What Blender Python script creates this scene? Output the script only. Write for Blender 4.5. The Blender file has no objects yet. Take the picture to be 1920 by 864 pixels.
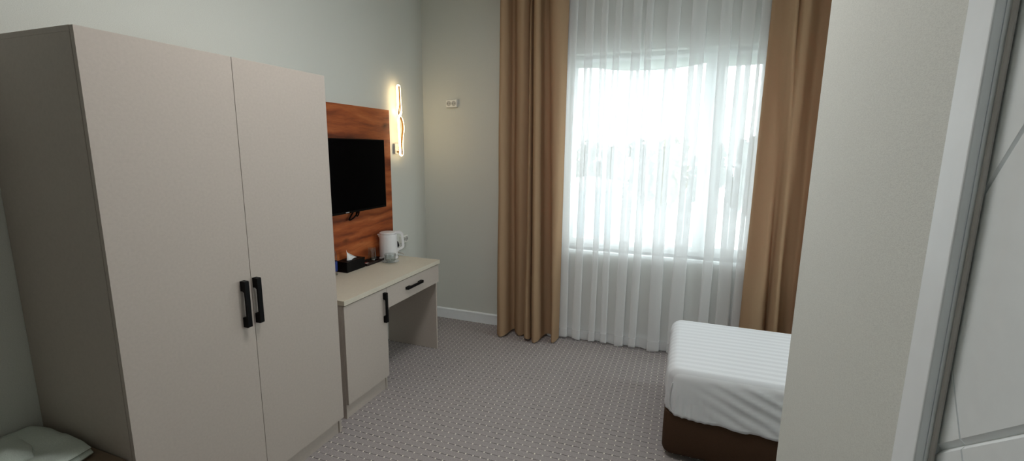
import bpy, bmesh, math, random
from mathutils import Vector, Matrix
from mathutils import noise as mnoise

random.seed(7)
SC = bpy.context.scene
COL = SC.collection
PI = math.pi

# ------------------------------------------------------------------ camera
f_px, W_px = 867.97, 1920.0
yaw, pitch, roll = -0.3581, -0.1745, 0.0104
CAM = Vector((2.3117, 0.0, 1.6265))
fw = Vector((math.sin(yaw)*math.cos(pitch), math.cos(yaw)*math.cos(pitch), math.sin(pitch)))
rt0 = Vector((math.cos(yaw), -math.sin(yaw), 0)); up0 = rt0.cross(fw)
rt = math.cos(roll)*rt0 + math.sin(roll)*up0
up = -math.sin(roll)*rt0 + math.cos(roll)*up0
cd = bpy.data.cameras.new('camera'); cam = bpy.data.objects.new('camera', cd); COL.objects.link(cam)
M = Matrix((rt, up, -fw)).transposed().to_4x4(); M.translation = CAM
cam.matrix_world = M
cd.sensor_fit = 'HORIZONTAL'; cd.sensor_width = 36.0; cd.lens = f_px/W_px*36.0
cd.clip_start = 0.02; cd.clip_end = 500
SC.camera = cam

# ------------------------------------------------------------------ light, exposure
EXPOSURE = 0.15
SKY = 6.8
CEIL_FILL_W = 23.0      # round ceiling lamp, added out of view to brighten the room
SC.view_settings.view_transform = 'Standard'
SC.view_settings.look = 'None'
SC.view_settings.exposure = EXPOSURE
SC.view_settings.gamma = 1.0
SC.view_settings.use_curve_mapping = False
wd = bpy.data.worlds.new('overcast_sky'); SC.world = wd; wd.use_nodes = True
wn = wd.node_tree.nodes; wl = wd.node_tree.links
bg = wn['Background']; bg.inputs['Color'].default_value = (0.93, 0.975, 1.0, 1); bg.inputs['Strength'].default_value = SKY
cy = SC.cycles
cy.max_bounces = 16; cy.diffuse_bounces = 8; cy.glossy_bounces = 4; cy.transmission_bounces = 10
cy.transparent_max_bounces = 32; cy.use_denoising = True; cy.sample_clamp_indirect = 6.0
cy.caustics_reflective = False; cy.caustics_refractive = False
# daylight portal in the window opening: it gives no light, it only guides the sampling of the sky
pl = bpy.data.lights.new('window_portal', 'AREA'); pl.shape = 'RECTANGLE'; pl.size = 1.5; pl.size_y = 1.56
po = bpy.data.objects.new('window_portal', pl); COL.objects.link(po)
po.location = (2.095, 4.02, 1.585); po.rotation_euler = (-PI/2, 0, 0)   # faces into the room (-y)
pl.cycles.is_portal = True
# sampling portal of the side window, which is added unseen for more daylight
pl2 = bpy.data.lights.new('added_window_portal', 'AREA'); pl2.shape = 'RECTANGLE'; pl2.size = 1.7; pl2.size_y = 1.24
po2 = bpy.data.objects.new('added_window_portal', pl2); COL.objects.link(po2)
po2.location = (4.56, 3.02, 1.60); po2.rotation_euler = (0, PI/2, 0)
pl2.cycles.is_portal = True

# ------------------------------------------------------------------ materials
def new_mat(name):
    m = bpy.data.materials.new(name); m.use_nodes = True
    nt = m.node_tree
    return m, nt, nt.nodes['Principled BSDF']

def srgb(r, g, b):
    def c(v):
        v /= 255.0
        return v/12.92 if v <= 0.04045 else ((v+0.055)/1.055)**2.4
    return (c(r), c(g), c(b), 1)

def mat(name, col, rough=0.5, noise=0.0, nscale=40.0, bump=0.0, bscale=200.0, metal=0.0, stretch=None, spec=0.5):
    m, nt, p = new_mat(name)
    p.inputs['Base Color'].default_value = col
    p.inputs['Roughness'].default_value = rough
    p.inputs['Metallic'].default_value = metal
    p.inputs['Specular IOR Level'].default_value = spec
    tc = nt.nodes.new('ShaderNodeTexCoord')
    vec = tc.outputs['Object']
    if stretch:
        mp = nt.nodes.new('ShaderNodeMapping'); mp.inputs['Scale'].default_value = stretch
        nt.links.new(vec, mp.inputs['Vector']); vec = mp.outputs['Vector']
    if noise:
        n = nt.nodes.new('ShaderNodeTexNoise'); n.inputs['Scale'].default_value = nscale; n.inputs['Detail'].default_value = 5
        nt.links.new(vec, n.inputs['Vector'])
        r = nt.nodes.new('ShaderNodeMapRange')
        r.inputs['From Min'].default_value = 0.3; r.inputs['From Max'].default_value = 0.7
        r.inputs['To Min'].default_value = 1-noise; r.inputs['To Max'].default_value = 1+noise
        nt.links.new(n.outputs['Fac'], r.inputs['Value'])
        mx = nt.nodes.new('ShaderNodeVectorMath'); mx.operation = 'SCALE'
        mx.inputs[0].default_value = col[:3]
        nt.links.new(r.outputs['Result'], mx.inputs['Scale'])
        nt.links.new(mx.outputs['Vector'], p.inputs['Base Color'])
    if bump:
        n2 = nt.nodes.new('ShaderNodeTexNoise'); n2.inputs['Scale'].default_value = bscale; n2.inputs['Detail'].default_value = 3
        nt.links.new(vec, n2.inputs['Vector'])
        b = nt.nodes.new('ShaderNodeBump'); b.inputs['Strength'].default_value = bump; b.inputs['Distance'].default_value = 0.002
        nt.links.new(n2.outputs['Fac'], b.inputs['Height']); nt.links.new(b.outputs['Normal'], p.inputs['Normal'])
    return m

def math_node(nt, op, a, b=None, c=None):
    n = nt.nodes.new('ShaderNodeMath'); n.operation = op
    for i, v in enumerate((a, b, c)):
        if v is None: continue
        if isinstance(v, (int, float)): n.inputs[i].default_value = v
        else: nt.links.new(v, n.inputs[i])
    return n.outputs[0]

def mat_carpet():
    m, nt, p = new_mat('woven_carpet')
    tc = nt.nodes.new('ShaderNodeTexCoord'); sep = nt.nodes.new('ShaderNodeSeparateXYZ')
    nt.links.new(tc.outputs['Object'], sep.inputs[0])
    wob = nt.nodes.new('ShaderNodeTexNoise'); wob.inputs['Scale'].default_value = 9; nt.links.new(tc.outputs['Object'], wob.inputs['Vector'])
    w = math_node(nt, 'MULTIPLY_ADD', wob.outputs['Fac'], 0.20, -0.10)
    u = math_node(nt, 'MULTIPLY_ADD', sep.outputs['X'], 1/0.0437, -0.554/0.0437+0.5)
    v = math_node(nt, 'MULTIPLY_ADD', sep.outputs['Y'], 1/0.0462, -1.938/0.0462+0.5)
    u = math_node(nt, 'ADD', u, w); v = math_node(nt, 'ADD', v, w)
    fu = math_node(nt, 'ABSOLUTE', math_node(nt, 'SUBTRACT', math_node(nt, 'FRACT', u), 0.5))
    fv = math_node(nt, 'ABSOLUTE', math_node(nt, 'SUBTRACT', math_node(nt, 'FRACT', v), 0.5))
    dot = math_node(nt, 'MULTIPLY', math_node(nt, 'LESS_THAN', fu, 0.078), math_node(nt, 'LESS_THAN', fv, 0.118))
    line = math_node(nt, 'LESS_THAN', fv, 0.046)
    bn = nt.nodes.new('ShaderNodeTexNoise'); bn.inputs['Scale'].default_value = 11; bn.inputs['Detail'].default_value = 4
    nt.links.new(tc.outputs['Object'], bn.inputs['Vector'])
    ls = nt.nodes.new('ShaderNodeMapRange'); ls.inputs['From Min'].default_value = 0.38; ls.inputs['From Max'].default_value = 0.62
    ls.inputs['To Min'].default_value = 0.35; ls.inputs['To Max'].default_value = 0.95
    nt.links.new(bn.outputs['Fac'], ls.inputs['Value'])
    line = math_node(nt, 'MULTIPLY', line, ls.outputs['Result'])
    fn = nt.nodes.new('ShaderNodeTexNoise'); fn.inputs['Scale'].default_value = 330; fn.inputs['Detail'].default_value = 2
    nt.links.new(tc.outputs['Object'], fn.inputs['Vector'])
    cr = nt.nodes.new('ShaderNodeValToRGB')
    cr.color_ramp.elements[0].position = 0.3; cr.color_ramp.elements[0].color = srgb(134, 128, 128)
    cr.color_ramp.elements[1].position = 0.7; cr.color_ramp.elements[1].color = srgb(182, 174, 173)
    nt.links.new(fn.outputs['Fac'], cr.inputs['Fac'])
    m1 = nt.nodes.new('ShaderNodeMixRGB'); m1.inputs['Color2'].default_value = srgb(64, 60, 60)
    nt.links.new(line, m1.inputs['Fac']); nt.links.new(cr.outputs['Color'], m1.inputs['Color1'])
    m2 = nt.nodes.new('ShaderNodeMixRGB'); m2.inputs['Color2'].default_value = srgb(226, 220, 210)
    nt.links.new(dot, m2.inputs['Fac']); nt.links.new(m1.outputs['Color'], m2.inputs['Color1'])
    nt.links.new(m2.outputs['Color'], p.inputs['Base Color'])
    p.inputs['Roughness'].default_value = 0.95; p.inputs['Specular IOR Level'].default_value = 0.15
    b = nt.nodes.new('ShaderNodeBump'); b.inputs['Strength'].default_value = 0.5; b.inputs['Distance'].default_value = 0.003
    nt.links.new(fn.outputs['Fac'], b.inputs['Height']); nt.links.new(b.outputs['Normal'], p.inputs['Normal'])
    return m

def mat_wallpaper(name, col):
    m, nt, p = new_mat(name)
    tc = nt.nodes.new('ShaderNodeTexCoord')
    mp = nt.nodes.new('ShaderNodeMapping'); mp.inputs['Scale'].default_value = (260, 260, 900)
    nt.links.new(tc.outputs['Object'], mp.inputs['Vector'])
    n = nt.nodes.new('ShaderNodeTexNoise'); n.inputs['Scale'].default_value = 1; n.inputs['Detail'].default_value = 3
    nt.links.new(mp.outputs['Vector'], n.inputs['Vector'])
    cr = nt.nodes.new('ShaderNodeValToRGB')
    c0 = tuple(v*0.91 for v in col[:3])+(1,); c1 = tuple(min(1, v*1.06) for v in col[:3])+(1,)
    cr.color_ramp.elements[0].position = 0.32; cr.color_ramp.elements[0].color = c0
    cr.color_ramp.elements[1].position = 0.62; cr.color_ramp.elements[1].color = c1
    nt.links.new(n.outputs['Fac'], cr.inputs['Fac'])
    nt.links.new(cr.outputs['Color'], p.inputs['Base Color'])
    p.inputs['Roughness'].default_value = 0.75; p.inputs['Specular IOR Level'].default_value = 0.25
    b = nt.nodes.new('ShaderNodeBump'); b.inputs['Strength'].default_value = 0.22; b.inputs['Distance'].default_value = 0.001
    nt.links.new(n.outputs['Fac'], b.inputs['Height']); nt.links.new(b.outputs['Normal'], p.inputs['Normal'])
    return m

def mat_wood():
    m, nt, p = new_mat('rustic_oak_veneer')
    tc = nt.nodes.new('ShaderNodeTexCoord')
    # warp, then a stretched grain along y
    wn_ = nt.nodes.new('ShaderNodeTexNoise'); wn_.inputs['Scale'].default_value = 3.2; wn_.inputs['Detail'].default_value = 3
    nt.links.new(tc.outputs['Object'], wn_.inputs['Vector'])
    ad = nt.nodes.new('ShaderNodeMixRGB'); ad.blend_type = 'ADD'; ad.inputs['Fac'].default_value = 0.085
    nt.links.new(tc.outputs['Object'], ad.inputs['Color1']); nt.links.new(wn_.outputs['Color'], ad.inputs['Color2'])
    mp = nt.nodes.new('ShaderNodeMapping'); mp.inputs['Scale'].default_value = (1, 1.0, 9.5)
    nt.links.new(ad.outputs['Color'], mp.inputs['Vector'])
    n = nt.nodes.new('ShaderNodeTexNoise'); n.inputs['Scale'].default_value = 1.25; n.inputs['Detail'].default_value = 9; n.inputs['Roughness'].default_value = 0.55
    nt.links.new(mp.outputs['Vector'], n.inputs['Vector'])
    cr = nt.nodes.new('ShaderNodeValToRGB'); e = cr.color_ramp.elements
    e[0].position = 0.28; e[0].color = srgb(70, 30, 16)
    e[1].position = 0.72; e[1].color = srgb(194, 118, 68)
    for pos, c in ((0.40, srgb(122, 58, 30)), (0.50, srgb(160, 82, 40)), (0.60, srgb(178, 98, 52))):
        x = e.new(pos); x.color = c
    nt.links.new(n.outputs['Fac'], cr.inputs['Fac'])
    # fine pores
    mp2 = nt.nodes.new('ShaderNodeMapping'); mp2.inputs['Scale'].default_value = (1, 14, 260)
    nt.links.new(tc.outputs['Object'], mp2.inputs['Vector'])
    n2 = nt.nodes.new('ShaderNodeTexNoise'); n2.inputs['Scale'].default_value = 1; n2.inputs['Detail'].default_value = 4
    nt.links.new(mp2.outputs['Vector'], n2.inputs['Vector'])
    r2 = nt.nodes.new('ShaderNodeMapRange'); r2.inputs['From Min'].default_value = .3; r2.inputs['From Max'].default_value = .7
    r2.inputs['To Min'].default_value = .82; r2.inputs['To Max'].default_value = 1.1
    nt.links.new(n2.outputs['Fac'], r2.inputs['Value'])
    # dark knots, scattered
    vo = nt.nodes.new('ShaderNodeTexVoronoi'); mp3 = nt.nodes.new('ShaderNodeMapping'); mp3.inputs['Scale'].default_value = (1, 3.0, 5.5)
    nt.links.new(ad.outputs['Color'], mp3.inputs['Vector']); nt.links.new(mp3.outputs['Vector'], vo.inputs['Vector'])
    vo.inputs['Scale'].default_value = 1.0
    r3 = nt.nodes.new('ShaderNodeMapRange'); r3.inputs['From Min'].default_value = .02; r3.inputs['From Max'].default_value = .15
    r3.inputs['To Min'].default_value = .35; r3.inputs['To Max'].default_value = 1.0
    nt.links.new(vo.outputs['Distance'], r3.inputs['Value'])
    k = math_node(nt, 'MULTIPLY', r2.outputs['Result'], r3.outputs['Result'])
    sc = nt.nodes.new('ShaderNodeVectorMath'); sc.operation = 'SCALE'
    nt.links.new(cr.outputs['Color'], sc.inputs[0]); nt.links.new(k, sc.inputs['Scale'])
    nt.links.new(sc.outputs['Vector'], p.inputs['Base Color'])
    p.inputs['Roughness'].default_value = 0.5; p.inputs['Specular IOR Level'].default_value = 0.3
    return m

def mat_sheet():
    m, nt, p = new_mat('striped_satin_sheet')
    tc = nt.nodes.new('ShaderNodeTexCoord'); sep = nt.nodes.new('ShaderNodeSeparateXYZ')
    nt.links.new(tc.outputs['Object'], sep.inputs[0])
    fr = math_node(nt, 'FRACT', math_node(nt, 'MULTIPLY', sep.outputs['Y'], 1/0.052))
    st = math_node(nt, 'LESS_THAN', fr, 0.5)
    mx = nt.nodes.new('ShaderNodeMixRGB'); mx.inputs['Color1'].default_value = (0.66, 0.67, 0.70, 1); mx.inputs['Color2'].default_value = (0.74, 0.75, 0.78, 1)
    nt.links.new(st, mx.inputs['Fac']); nt.links.new(mx.outputs['Color'], p.inputs['Base Color'])
    nt.links.new(math_node(nt, 'MULTIPLY_ADD', st, 0.3, 0.5), p.inputs['Roughness'])
    p.inputs['Specular IOR Level'].default_value = 0.3
    return m

def mat_cloth(name, col, trans_col, tfac, transp=0.0, noise=0.06, wscale=600):
    m = bpy.data.materials.new(name); m.use_nodes = True
    nt = m.node_tree; nt.nodes.clear()
    out = nt.nodes.new('ShaderNodeOutputMaterial')
    d = nt.nodes.new('ShaderNodeBsdfDiffuse'); d.inputs['Color'].default_value = col
    tc = nt.nodes.new('ShaderNodeTexCoord')
    n = nt.nodes.new('ShaderNodeTexNoise'); n.inputs['Scale'].default_value = wscale; nt.links.new(tc.outputs['Object'], n.inputs['Vector'])
    r = nt.nodes.new('ShaderNodeMapRange'); r.inputs['To Min'].default_value = 1-noise*2; r.inputs['To Max'].default_value = 1+noise*2
    nt.links.new(n.outputs['Fac'], r.inputs['Value'])
    s = nt.nodes.new('ShaderNodeVectorMath'); s.operation = 'SCALE'; s.inputs[0].default_value = col[:3]
    nt.links.new(r.outputs['Result'], s.inputs['Scale']); nt.links.new(s.outputs['Vector'], d.inputs['Color'])
    t = nt.nodes.new('ShaderNodeBsdfTranslucent'); t.inputs['Color'].default_value = trans_col
    mx = nt.nodes.new('ShaderNodeMixShader'); mx.inputs['Fac'].default_value = tfac
    nt.links.new(d.outputs[0], mx.inputs[1]); nt.links.new(t.outputs[0], mx.inputs[2])
    last = mx
    if transp > 0:
        tr = nt.nodes.new('ShaderNodeBsdfTransparent')
        m2 = nt.nodes.new('ShaderNodeMixShader'); m2.inputs['Fac'].default_value = transp
        nt.links.new(mx.outputs[0], m2.inputs[1]); nt.links.new(tr.outputs[0], m2.inputs[2]); last = m2
    nt.links.new(last.outputs[0], out.inputs['Surface'])
    return m

def mat_glass(name, col=(1, 1, 1, 1), rough=0.0):
    m, nt, p = new_mat(name)
    p.inputs['Base Color'].default_value = col; p.inputs['Transmission Weight'].default_value = 1.0
    p.inputs['Roughness'].default_value = rough; p.inputs['IOR'].default_value = 1.45
    return m

def mat_thin_glass(name):
    m = bpy.data.materials.new(name); m.use_nodes = True
    nt = m.node_tree; nt.nodes.clear()
    out = nt.nodes.new('ShaderNodeOutputMaterial')
    tr = nt.nodes.new('ShaderNodeBsdfTransparent'); tr.inputs['Color'].default_value = (0.88, 0.90, 0.89, 1)
    g = nt.nodes.new('ShaderNodeBsdfGlossy'); g.inputs['Roughness'].default_value = 0.02
    lw = nt.nodes.new('ShaderNodeLayerWeight'); lw.inputs['Blend'].default_value = 0.5
    fc = math_node(nt, 'MULTIPLY_ADD', math_node(nt, 'POWER', lw.outputs['Facing'], 3.0), 0.85, 0.08)   # thin glass: reflection grows at the rim
    mx = nt.nodes.new('ShaderNodeMixShader'); nt.links.new(fc, mx.inputs['Fac'])
    nt.links.new(tr.outputs[0], mx.inputs[1]); nt.links.new(g.outputs[0], mx.inputs[2]); nt.links.new(mx.outputs[0], out.inputs['Surface'])
    return m

def mat_pane():
    m = bpy.data.materials.new('window_glass'); m.use_nodes = True
    nt = m.node_tree; nt.nodes.clear()
    out = nt.nodes.new('ShaderNodeOutputMaterial')
    tr = nt.nodes.new('ShaderNodeBsdfTransparent'); tr.inputs['Color'].default_value = (0.93, 0.96, 0.95, 1)
    g = nt.nodes.new('ShaderNodeBsdfGlossy'); g.inputs['Roughness'].default_value = 0.0
    mx = nt.nodes.new('ShaderNodeMixShader'); mx.inputs['Fac'].default_value = 0.06
    nt.links.new(tr.outputs[0], mx.inputs[1]); nt.links.new(g.outputs[0], mx.inputs[2]); nt.links.new(mx.outputs[0], out.inputs['Surface'])
    return m

def mat_emit(name, col, strength):
    m, nt, p = new_mat(name)
    p.inputs['Base Color'].default_value = (0.8, 0.8, 0.8, 1)
    p.inputs['Emission Color'].default_value = col; p.inputs['Emission Strength'].default_value = strength
    return m

WALLC = srgb(212, 214, 208)
MAT = dict(
    wall=mat_wallpaper('woven_wallpaper', WALLC),
    carpet=mat_carpet(),
    ceiling=mat('white_ceiling_paint', srgb(232, 232, 228), 0.9, bump=0.1, bscale=120),
    trim=mat('white_lacquer', srgb(242, 247, 250), 0.4, noise=0.02, nscale=20),
    pvc=mat('white_window_plastic', srgb(236, 240, 240), 0.35, noise=0.015),
    melamine=mat('beige_melamine', srgb(184, 174, 165), 0.55, noise=0.035, nscale=90, bump=0.12, bscale=500, spec=0.3),
    worktop=mat('pale_worktop_laminate', srgb(204, 197, 181), 0.5, noise=0.03, nscale=90, bump=0.1, bscale=500, spec=0.3),
    black=mat('matt_black_metal', (0.002, 0.002, 0.0025, 1), 0.5, noise=0.1, spec=0.15),
    wood=mat_wood(),
    screen=mat('switched_off_screen', (0.001, 0.001, 0.0012, 1), 0.25, noise=0.05, spec=0.03),
    tvbody=mat('black_plastic', (0.002, 0.002, 0.002, 1), 0.5, noise=0.05, spec=0.08),
    badge=mat('silver_badge', (0.6, 0.6, 0.62, 1), 0.3, metal=0.6, noise=0.05),
    leather=mat('black_leatherette', (0.002, 0.002, 0.0023, 1), 0.5, noise=0.2, bump=0.3, bscale=400, spec=0.15),
    tissue=mat('white_tissue_paper', (0.85, 0.85, 0.85, 1), 0.9, noise=0.03),
    kettle=mat('white_kettle_plastic', srgb(228, 228, 230), 0.35, noise=0.01),
    steel=mat('grey_metal', (0.45, 0.45, 0.46, 1), 0.35, metal=0.8, noise=0.05),
    glass=mat_thin_glass('clear_glass'),
    plastic_clear=mat_thin_glass('clear_bottle_plastic'),
    label=mat('blue_bottle_label', srgb(20, 44, 116), 0.4, noise=0.1, nscale=60),
    socket=mat('white_socket_plastic', srgb(235, 235, 230), 0.4, noise=0.01),
    socket_dark=mat('grey_socket_well', srgb(186, 186, 182), 0.5, noise=0.02),
    conduit=mat('pale_grey_plastic', srgb(190, 192, 186), 0.5, noise=0.02),
    gold=mat('brushed_gold', srgb(200, 150, 80), 0.35, metal=0.7, noise=0.1),
    led=mat_emit('warm_led', (1.0, 0.74, 0.40, 1), 15.0),
    curtain=mat_cloth('beige_blackout_cloth', srgb(172, 144, 115), srgb(205, 55, 10), 0.07),
    sheer=mat_cloth('white_voile', (0.92, 0.925, 0.93, 1), (0.92, 0.93, 0.94, 1), 0.25, transp=0.33, noise=0.02),
    hem=mat_cloth('white_voile_hem', (0.94, 0.945, 0.95, 1), (0.94, 0.945, 0.95, 1), 0.30, transp=0.55, noise=0.02),
    blind=mat_cloth('pale_blind_cloth', srgb(205, 214, 206), srgb(200, 210, 200), 0.25),
    bedbase=mat('brown_upholstery', srgb(70, 50, 36), 0.9, noise=0.10, nscale=300, bump=0.3, bscale=500, spec=0.2),
    sheet=mat_sheet(),
    seam=mat('white_thread', (0.62, 0.62, 0.63, 1), 0.9, noise=0.05),
    towel=mat('white_terry', srgb(206, 214, 206), 0.95, noise=0.06, nscale=250, bump=0.8, bscale=350, spec=0.1),
    bench=mat('brown_bench_board', srgb(120, 102, 84), 0.6, noise=0.08, nscale=30),
    trayblk=mat('black_brown_tray', srgb(38, 26, 24), 0.4, noise=0.1),
    red=mat('red_sachet', srgb(150, 28, 40), 0.4, noise=0.1),
    white=mat('white_sachet', srgb(220, 218, 212), 0.5, noise=0.05),
    brown=mat('brown_sachet', srgb(70, 44, 34), 0.4, noise=0.15),
    doorpaint=mat('white_door_paint', srgb(240, 246, 248), 0.38, noise=0.015),
    seal=mat('pale_door_seal', srgb(200, 196, 192), 0.6, noise=0.02),
    pane=mat_pane(),
    ground=mat('pale_concrete', (0.55, 0.56, 0.57, 1), 0.9, noise=0.08, nscale=0.4),
    leaf=mat('dark_leaves', (0.13, 0.14, 0.11, 1), 0.8, noise=0.3, nscale=3),
    leaf2=mat('yellowish_leaves', (0.24, 0.21, 0.12, 1), 0.8, noise=0.3, nscale=3),
    bark=mat('bark', (0.10, 0.08, 0.06, 1), 0.9, noise=0.3, nscale=8),
    bluewall=mat('light_blue_cladding', (0.42, 0.58, 0.66, 1), 0.6, noise=0.06, nscale=2),
    roofmat=mat('grey_roof_sheet', (0.5, 0.52, 0.53, 1), 0.6, noise=0.05),
)

# ------------------------------------------------------------------ helpers
class MB:
    """collects shapes in world coordinates; build() links them as one mesh object"""
    def __init__(self): self.bm = bmesh.new()
    def box(self, x0, x1, y0, y1, z0, z1, bev=0.0, seg=2):
        bm = bmesh.new()
        bmesh.ops.create_cube(bm, size=1)
        for v in bm.verts:
            v.co = ((x0+x1)/2+v.co.x*(x1-x0), (y0+y1)/2+v.co.y*(y1-y0), (z0+z1)/2+v.co.z*(z1-z0))
        if bev: bmesh.ops.bevel(bm, geom=list(bm.edges), offset=bev, segments=seg, affect='EDGES', profile=0.5)
        self._join(bm); return self
    def _join(self, bm, mtx=None):
        if mtx: bmesh.ops.transform(bm, matrix=mtx, verts=bm.verts)
        me = bpy.data.meshes.new('tmp'); bm.to_mesh(me); bm.free(); self.bm.from_mesh(me); bpy.data.meshes.remove(me)
    def lathe(self, prof, cx, cy, cz, seg=32, squash=None):
        rings = []
        for r, z in prof:
            if r < 1e-6: rings.append([self.bm.verts.new((cx, cy, cz+z))])
            else: rings.append([self.bm.verts.new((cx+r*math.cos(2*PI*k/seg), cy+r*math.sin(2*PI*k/seg), cz+z)) for k in range(seg)])
        for a, b in zip(rings, rings[1:]):
            for k in range(seg):
                k2 = (k+1) % seg
                vs = [a[k % len(a)], a[k2 % len(a)], b[k2 % len(b)], b[k % len(b)]]
                u = []
                for v in vs:
                    if v not in u: u.append(v)
                if len(u) > 2: self.bm.faces.new(u)
        return self
    def tube(self, pts, r, seg=10, closed=False, cap=True):
        pts = [Vector(p) for p in pts]; n = len(pts); rings = []
        rr = r if isinstance(r, (list, tuple)) else [r]*n
        prev = None
        for i, p in enumerate(pts):
            a = pts[i-1] if (i or closed) else p; b = pts[(i+1) % n] if (i < n-1 or closed) else p
            t = (b-a).normalized()
            if prev is None:
                s = t.cross(Vector((0, 0, 1)))
                if s.length < 0.05: s = t.cross(Vector((1, 0, 0)))
            else: s = prev - t*prev.dot(t)
            s.normalize(); prev = s; q = t.cross(s)
            rings.append([self.bm.verts.new(p+(s*math.cos(2*PI*k/seg)+q*math.sin(2*PI*k/seg))*rr[i]) for k in range(seg)])
        m = n if closed else n-1
        for i in range(m):
            a, b = rings[i], rings[(i+1) % n]
            for k in range(seg): self.bm.faces.new((a[k], a[(k+1) % seg], b[(k+1) % seg], b[k]))
        if cap and not closed:
            self.bm.faces.new(rings[0][::-1]); self.bm.faces.new(rings[-1])
        return self
    def sweep(self, pts, frames, w, h):
        """rectangular section along pts; frames = (side, normal) per point"""
        rings = []
        for p, (s, q) in zip(pts, frames):
            p = Vector(p)
            rings.append([self.bm.verts.new(p+s*a*w/2+q*b*h/2) for a, b in ((-1, -1), (1, -1), (1, 1), (-1, 1))])
        for a, b in zip(rings, rings[1:]):
            for k in range(4): self.bm.faces.new((a[k], a[(k+1) % 4], b[(k+1) % 4], b[k]))
        self.bm.faces.new(rings[0][::-1]); self.bm.faces.new(rings[-1])
        return self
    def grid(self, rows, closed=False):
        R = [[self.bm.verts.new(p) for p in row] for row in rows]
        for a, b in zip(R, R[1:]):
            n = len(a)
            for k in range(n if closed else n-1):
                self.bm.faces.new((a[k], a[(k+1) % n], b[(k+1) % n], b[k]))
        return R
    def prism(self, poly, axis, lo, hi):
        """polygon (2D) extruded along axis ('x': poly is (y,z); 'y': (x,z); 'z': (x,y))"""
        def p3(a, b, t): return {'x': (t, a, b), 'y': (a, t, b), 'z': (a, b, t)}[axis]
        A = [self.bm.verts.new(p3(a, b, lo)) for a, b in poly]; B = [self.bm.verts.new(p3(a, b, hi)) for a, b in poly]
        n = len(poly)
        for k in range(n): self.bm.faces.new((A[k], A[(k+1) % n], B[(k+1) % n], B[k]))
        self.bm.faces.new(A[::-1]); self.bm.faces.new(B)
        return self
    def build(self, name, material, parent=None, smooth=False, angle=35):
        bmesh.ops.recalc_face_normals(self.bm, faces=self.bm.faces)
        me = bpy.data.meshes.new(name)
        if parent is not None:
            off = world_loc(parent)
            bmesh.ops.translate(self.bm, vec=-off, verts=self.bm.verts)
        self.bm.to_mesh(me); self.bm.free()
        if smooth:
            for p in me.polygons: p.use_smooth = True
            if angle: me.set_sharp_from_angle(angle=math.radians(angle))
        me.materials.append(material)
        o = bpy.data.objects.new(name, me); COL.objects.link(o)
        if parent is not None: o.parent = parent
        return o

def world_loc(o):
    v = Vector(o.location)
    while o.parent: o = o.parent; v += Vector(o.location)
    return v
def thing(name, label, cat, loc, group=None):
    o = bpy.data.objects.new(name, None); COL.objects.link(o); o.location = loc
    o.empty_display_size = 0.1
    return tag(o, label, cat, group)
def tag(o, label, cat, group=None):
    o['label'] = label; o['category'] = cat
    if group: o['group'] = group
    return o
def struct(o, label=None, cat=None):
    o['kind'] = 'structure'
    if label: o['label'] = label
    if cat: o['category'] = cat
    return o
def lab(o, s): o['label'] = s; return o
def sm(a, b, t):
    t = max(0.0, min(1.0, (t-a)/(b-a))); return t*t*(3-2*t)
def catmull(pts, per=6):
    out = []
    n = len(pts)
    for i in range(n-1):
        p0, p1, p2, p3 = pts[max(i-1, 0)], pts[i], pts[i+1], pts[min(i+2, n-1)]
        for k in range(per):
            t = k/per
            out.append(tuple(0.5*((2*b)+(-a+c)*t+(2*a-5*b+4*c-d)*t*t+(-a+3*b-3*c+d)*t**3) for a, b, c, d in zip(p0, p1, p2, p3)))
    out.append(tuple(pts[-1])); return out

# ------------------------------------------------------------------ room shell
H = 3.0; D = 3.815; XR = 4.36; XC = 2.61; YC = 1.393; YB = -2.6
OX0, OX1, OZ0, OZ1 = 1.335, 2.86, 0.79, 2.375     # window opening
SY0, SY1, SZ0, SZ1 = 2.40, 3.64, 0.75, 2.45      # opening of the added side window
struct(MB().box(-0.15, XR+0.15, YB-0.15, D+0.0, -0.12, 0.0).build('floor', MAT['carpet']),
       'grey woven carpet with rows of small pale dots', 'floor')
struct(MB().box(-0.15, XR+0.15, YB-0.15, D+0.30, H, H+0.15).build('ceiling', MAT['ceiling']), 'plain white ceiling', 'ceiling')
struct(MB().box(-0.15, 0, YB-0.15, D+0.30, 0, H).build('wall_left', MAT['wall']), 'grey papered wall behind the wardrobe and desk', 'wall')
w = MB().box(0, OX0, D, D+0.30, 0, H).box(OX1, XR+0.15, D, D+0.30, 0, H).box(OX0, OX1, D, D+0.30, 0, OZ0).box(OX0, OX1, D, D+0.30, OZ1, H)
struct(w.build('wall_window', MAT['wall']), 'grey papered wall with the curtained window', 'wall')
DY0, DY1, DZ = -0.17, 0.664, 2.08               # bathroom door opening
w = MB().box(XC, XC+0.12, YB, DY0, 0, H).box(XC, XC+0.12, DY1, YC, 0, H).box(XC, XC+0.12, DY0, DY1, DZ, H).box(XC+0.12, XR, YC-0.12, YC, 0, H)
struct(w.build('wall_right', MAT['wall']), 'pale papered partition wall ending beside the bed', 'wall')
struct(MB().box(XR, XR+0.15, YC-0.12, SY0, 0, H).box(XR, XR+0.15, SY1, D, 0, H).box(XR, XR+0.15, SY0, SY1, 0, SZ0).box(XR, XR+0.15, SY0, SY1, SZ1, H).build('wall_headboard', MAT['wall']), 'papered wall beyond the partition', 'wall')
struct(MB().box(-0.15, XC+0.12, YB-0.15, YB, 0, H).build('wall_back', MAT['wall']), 'papered wall behind the entrance', 'wall')

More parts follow.
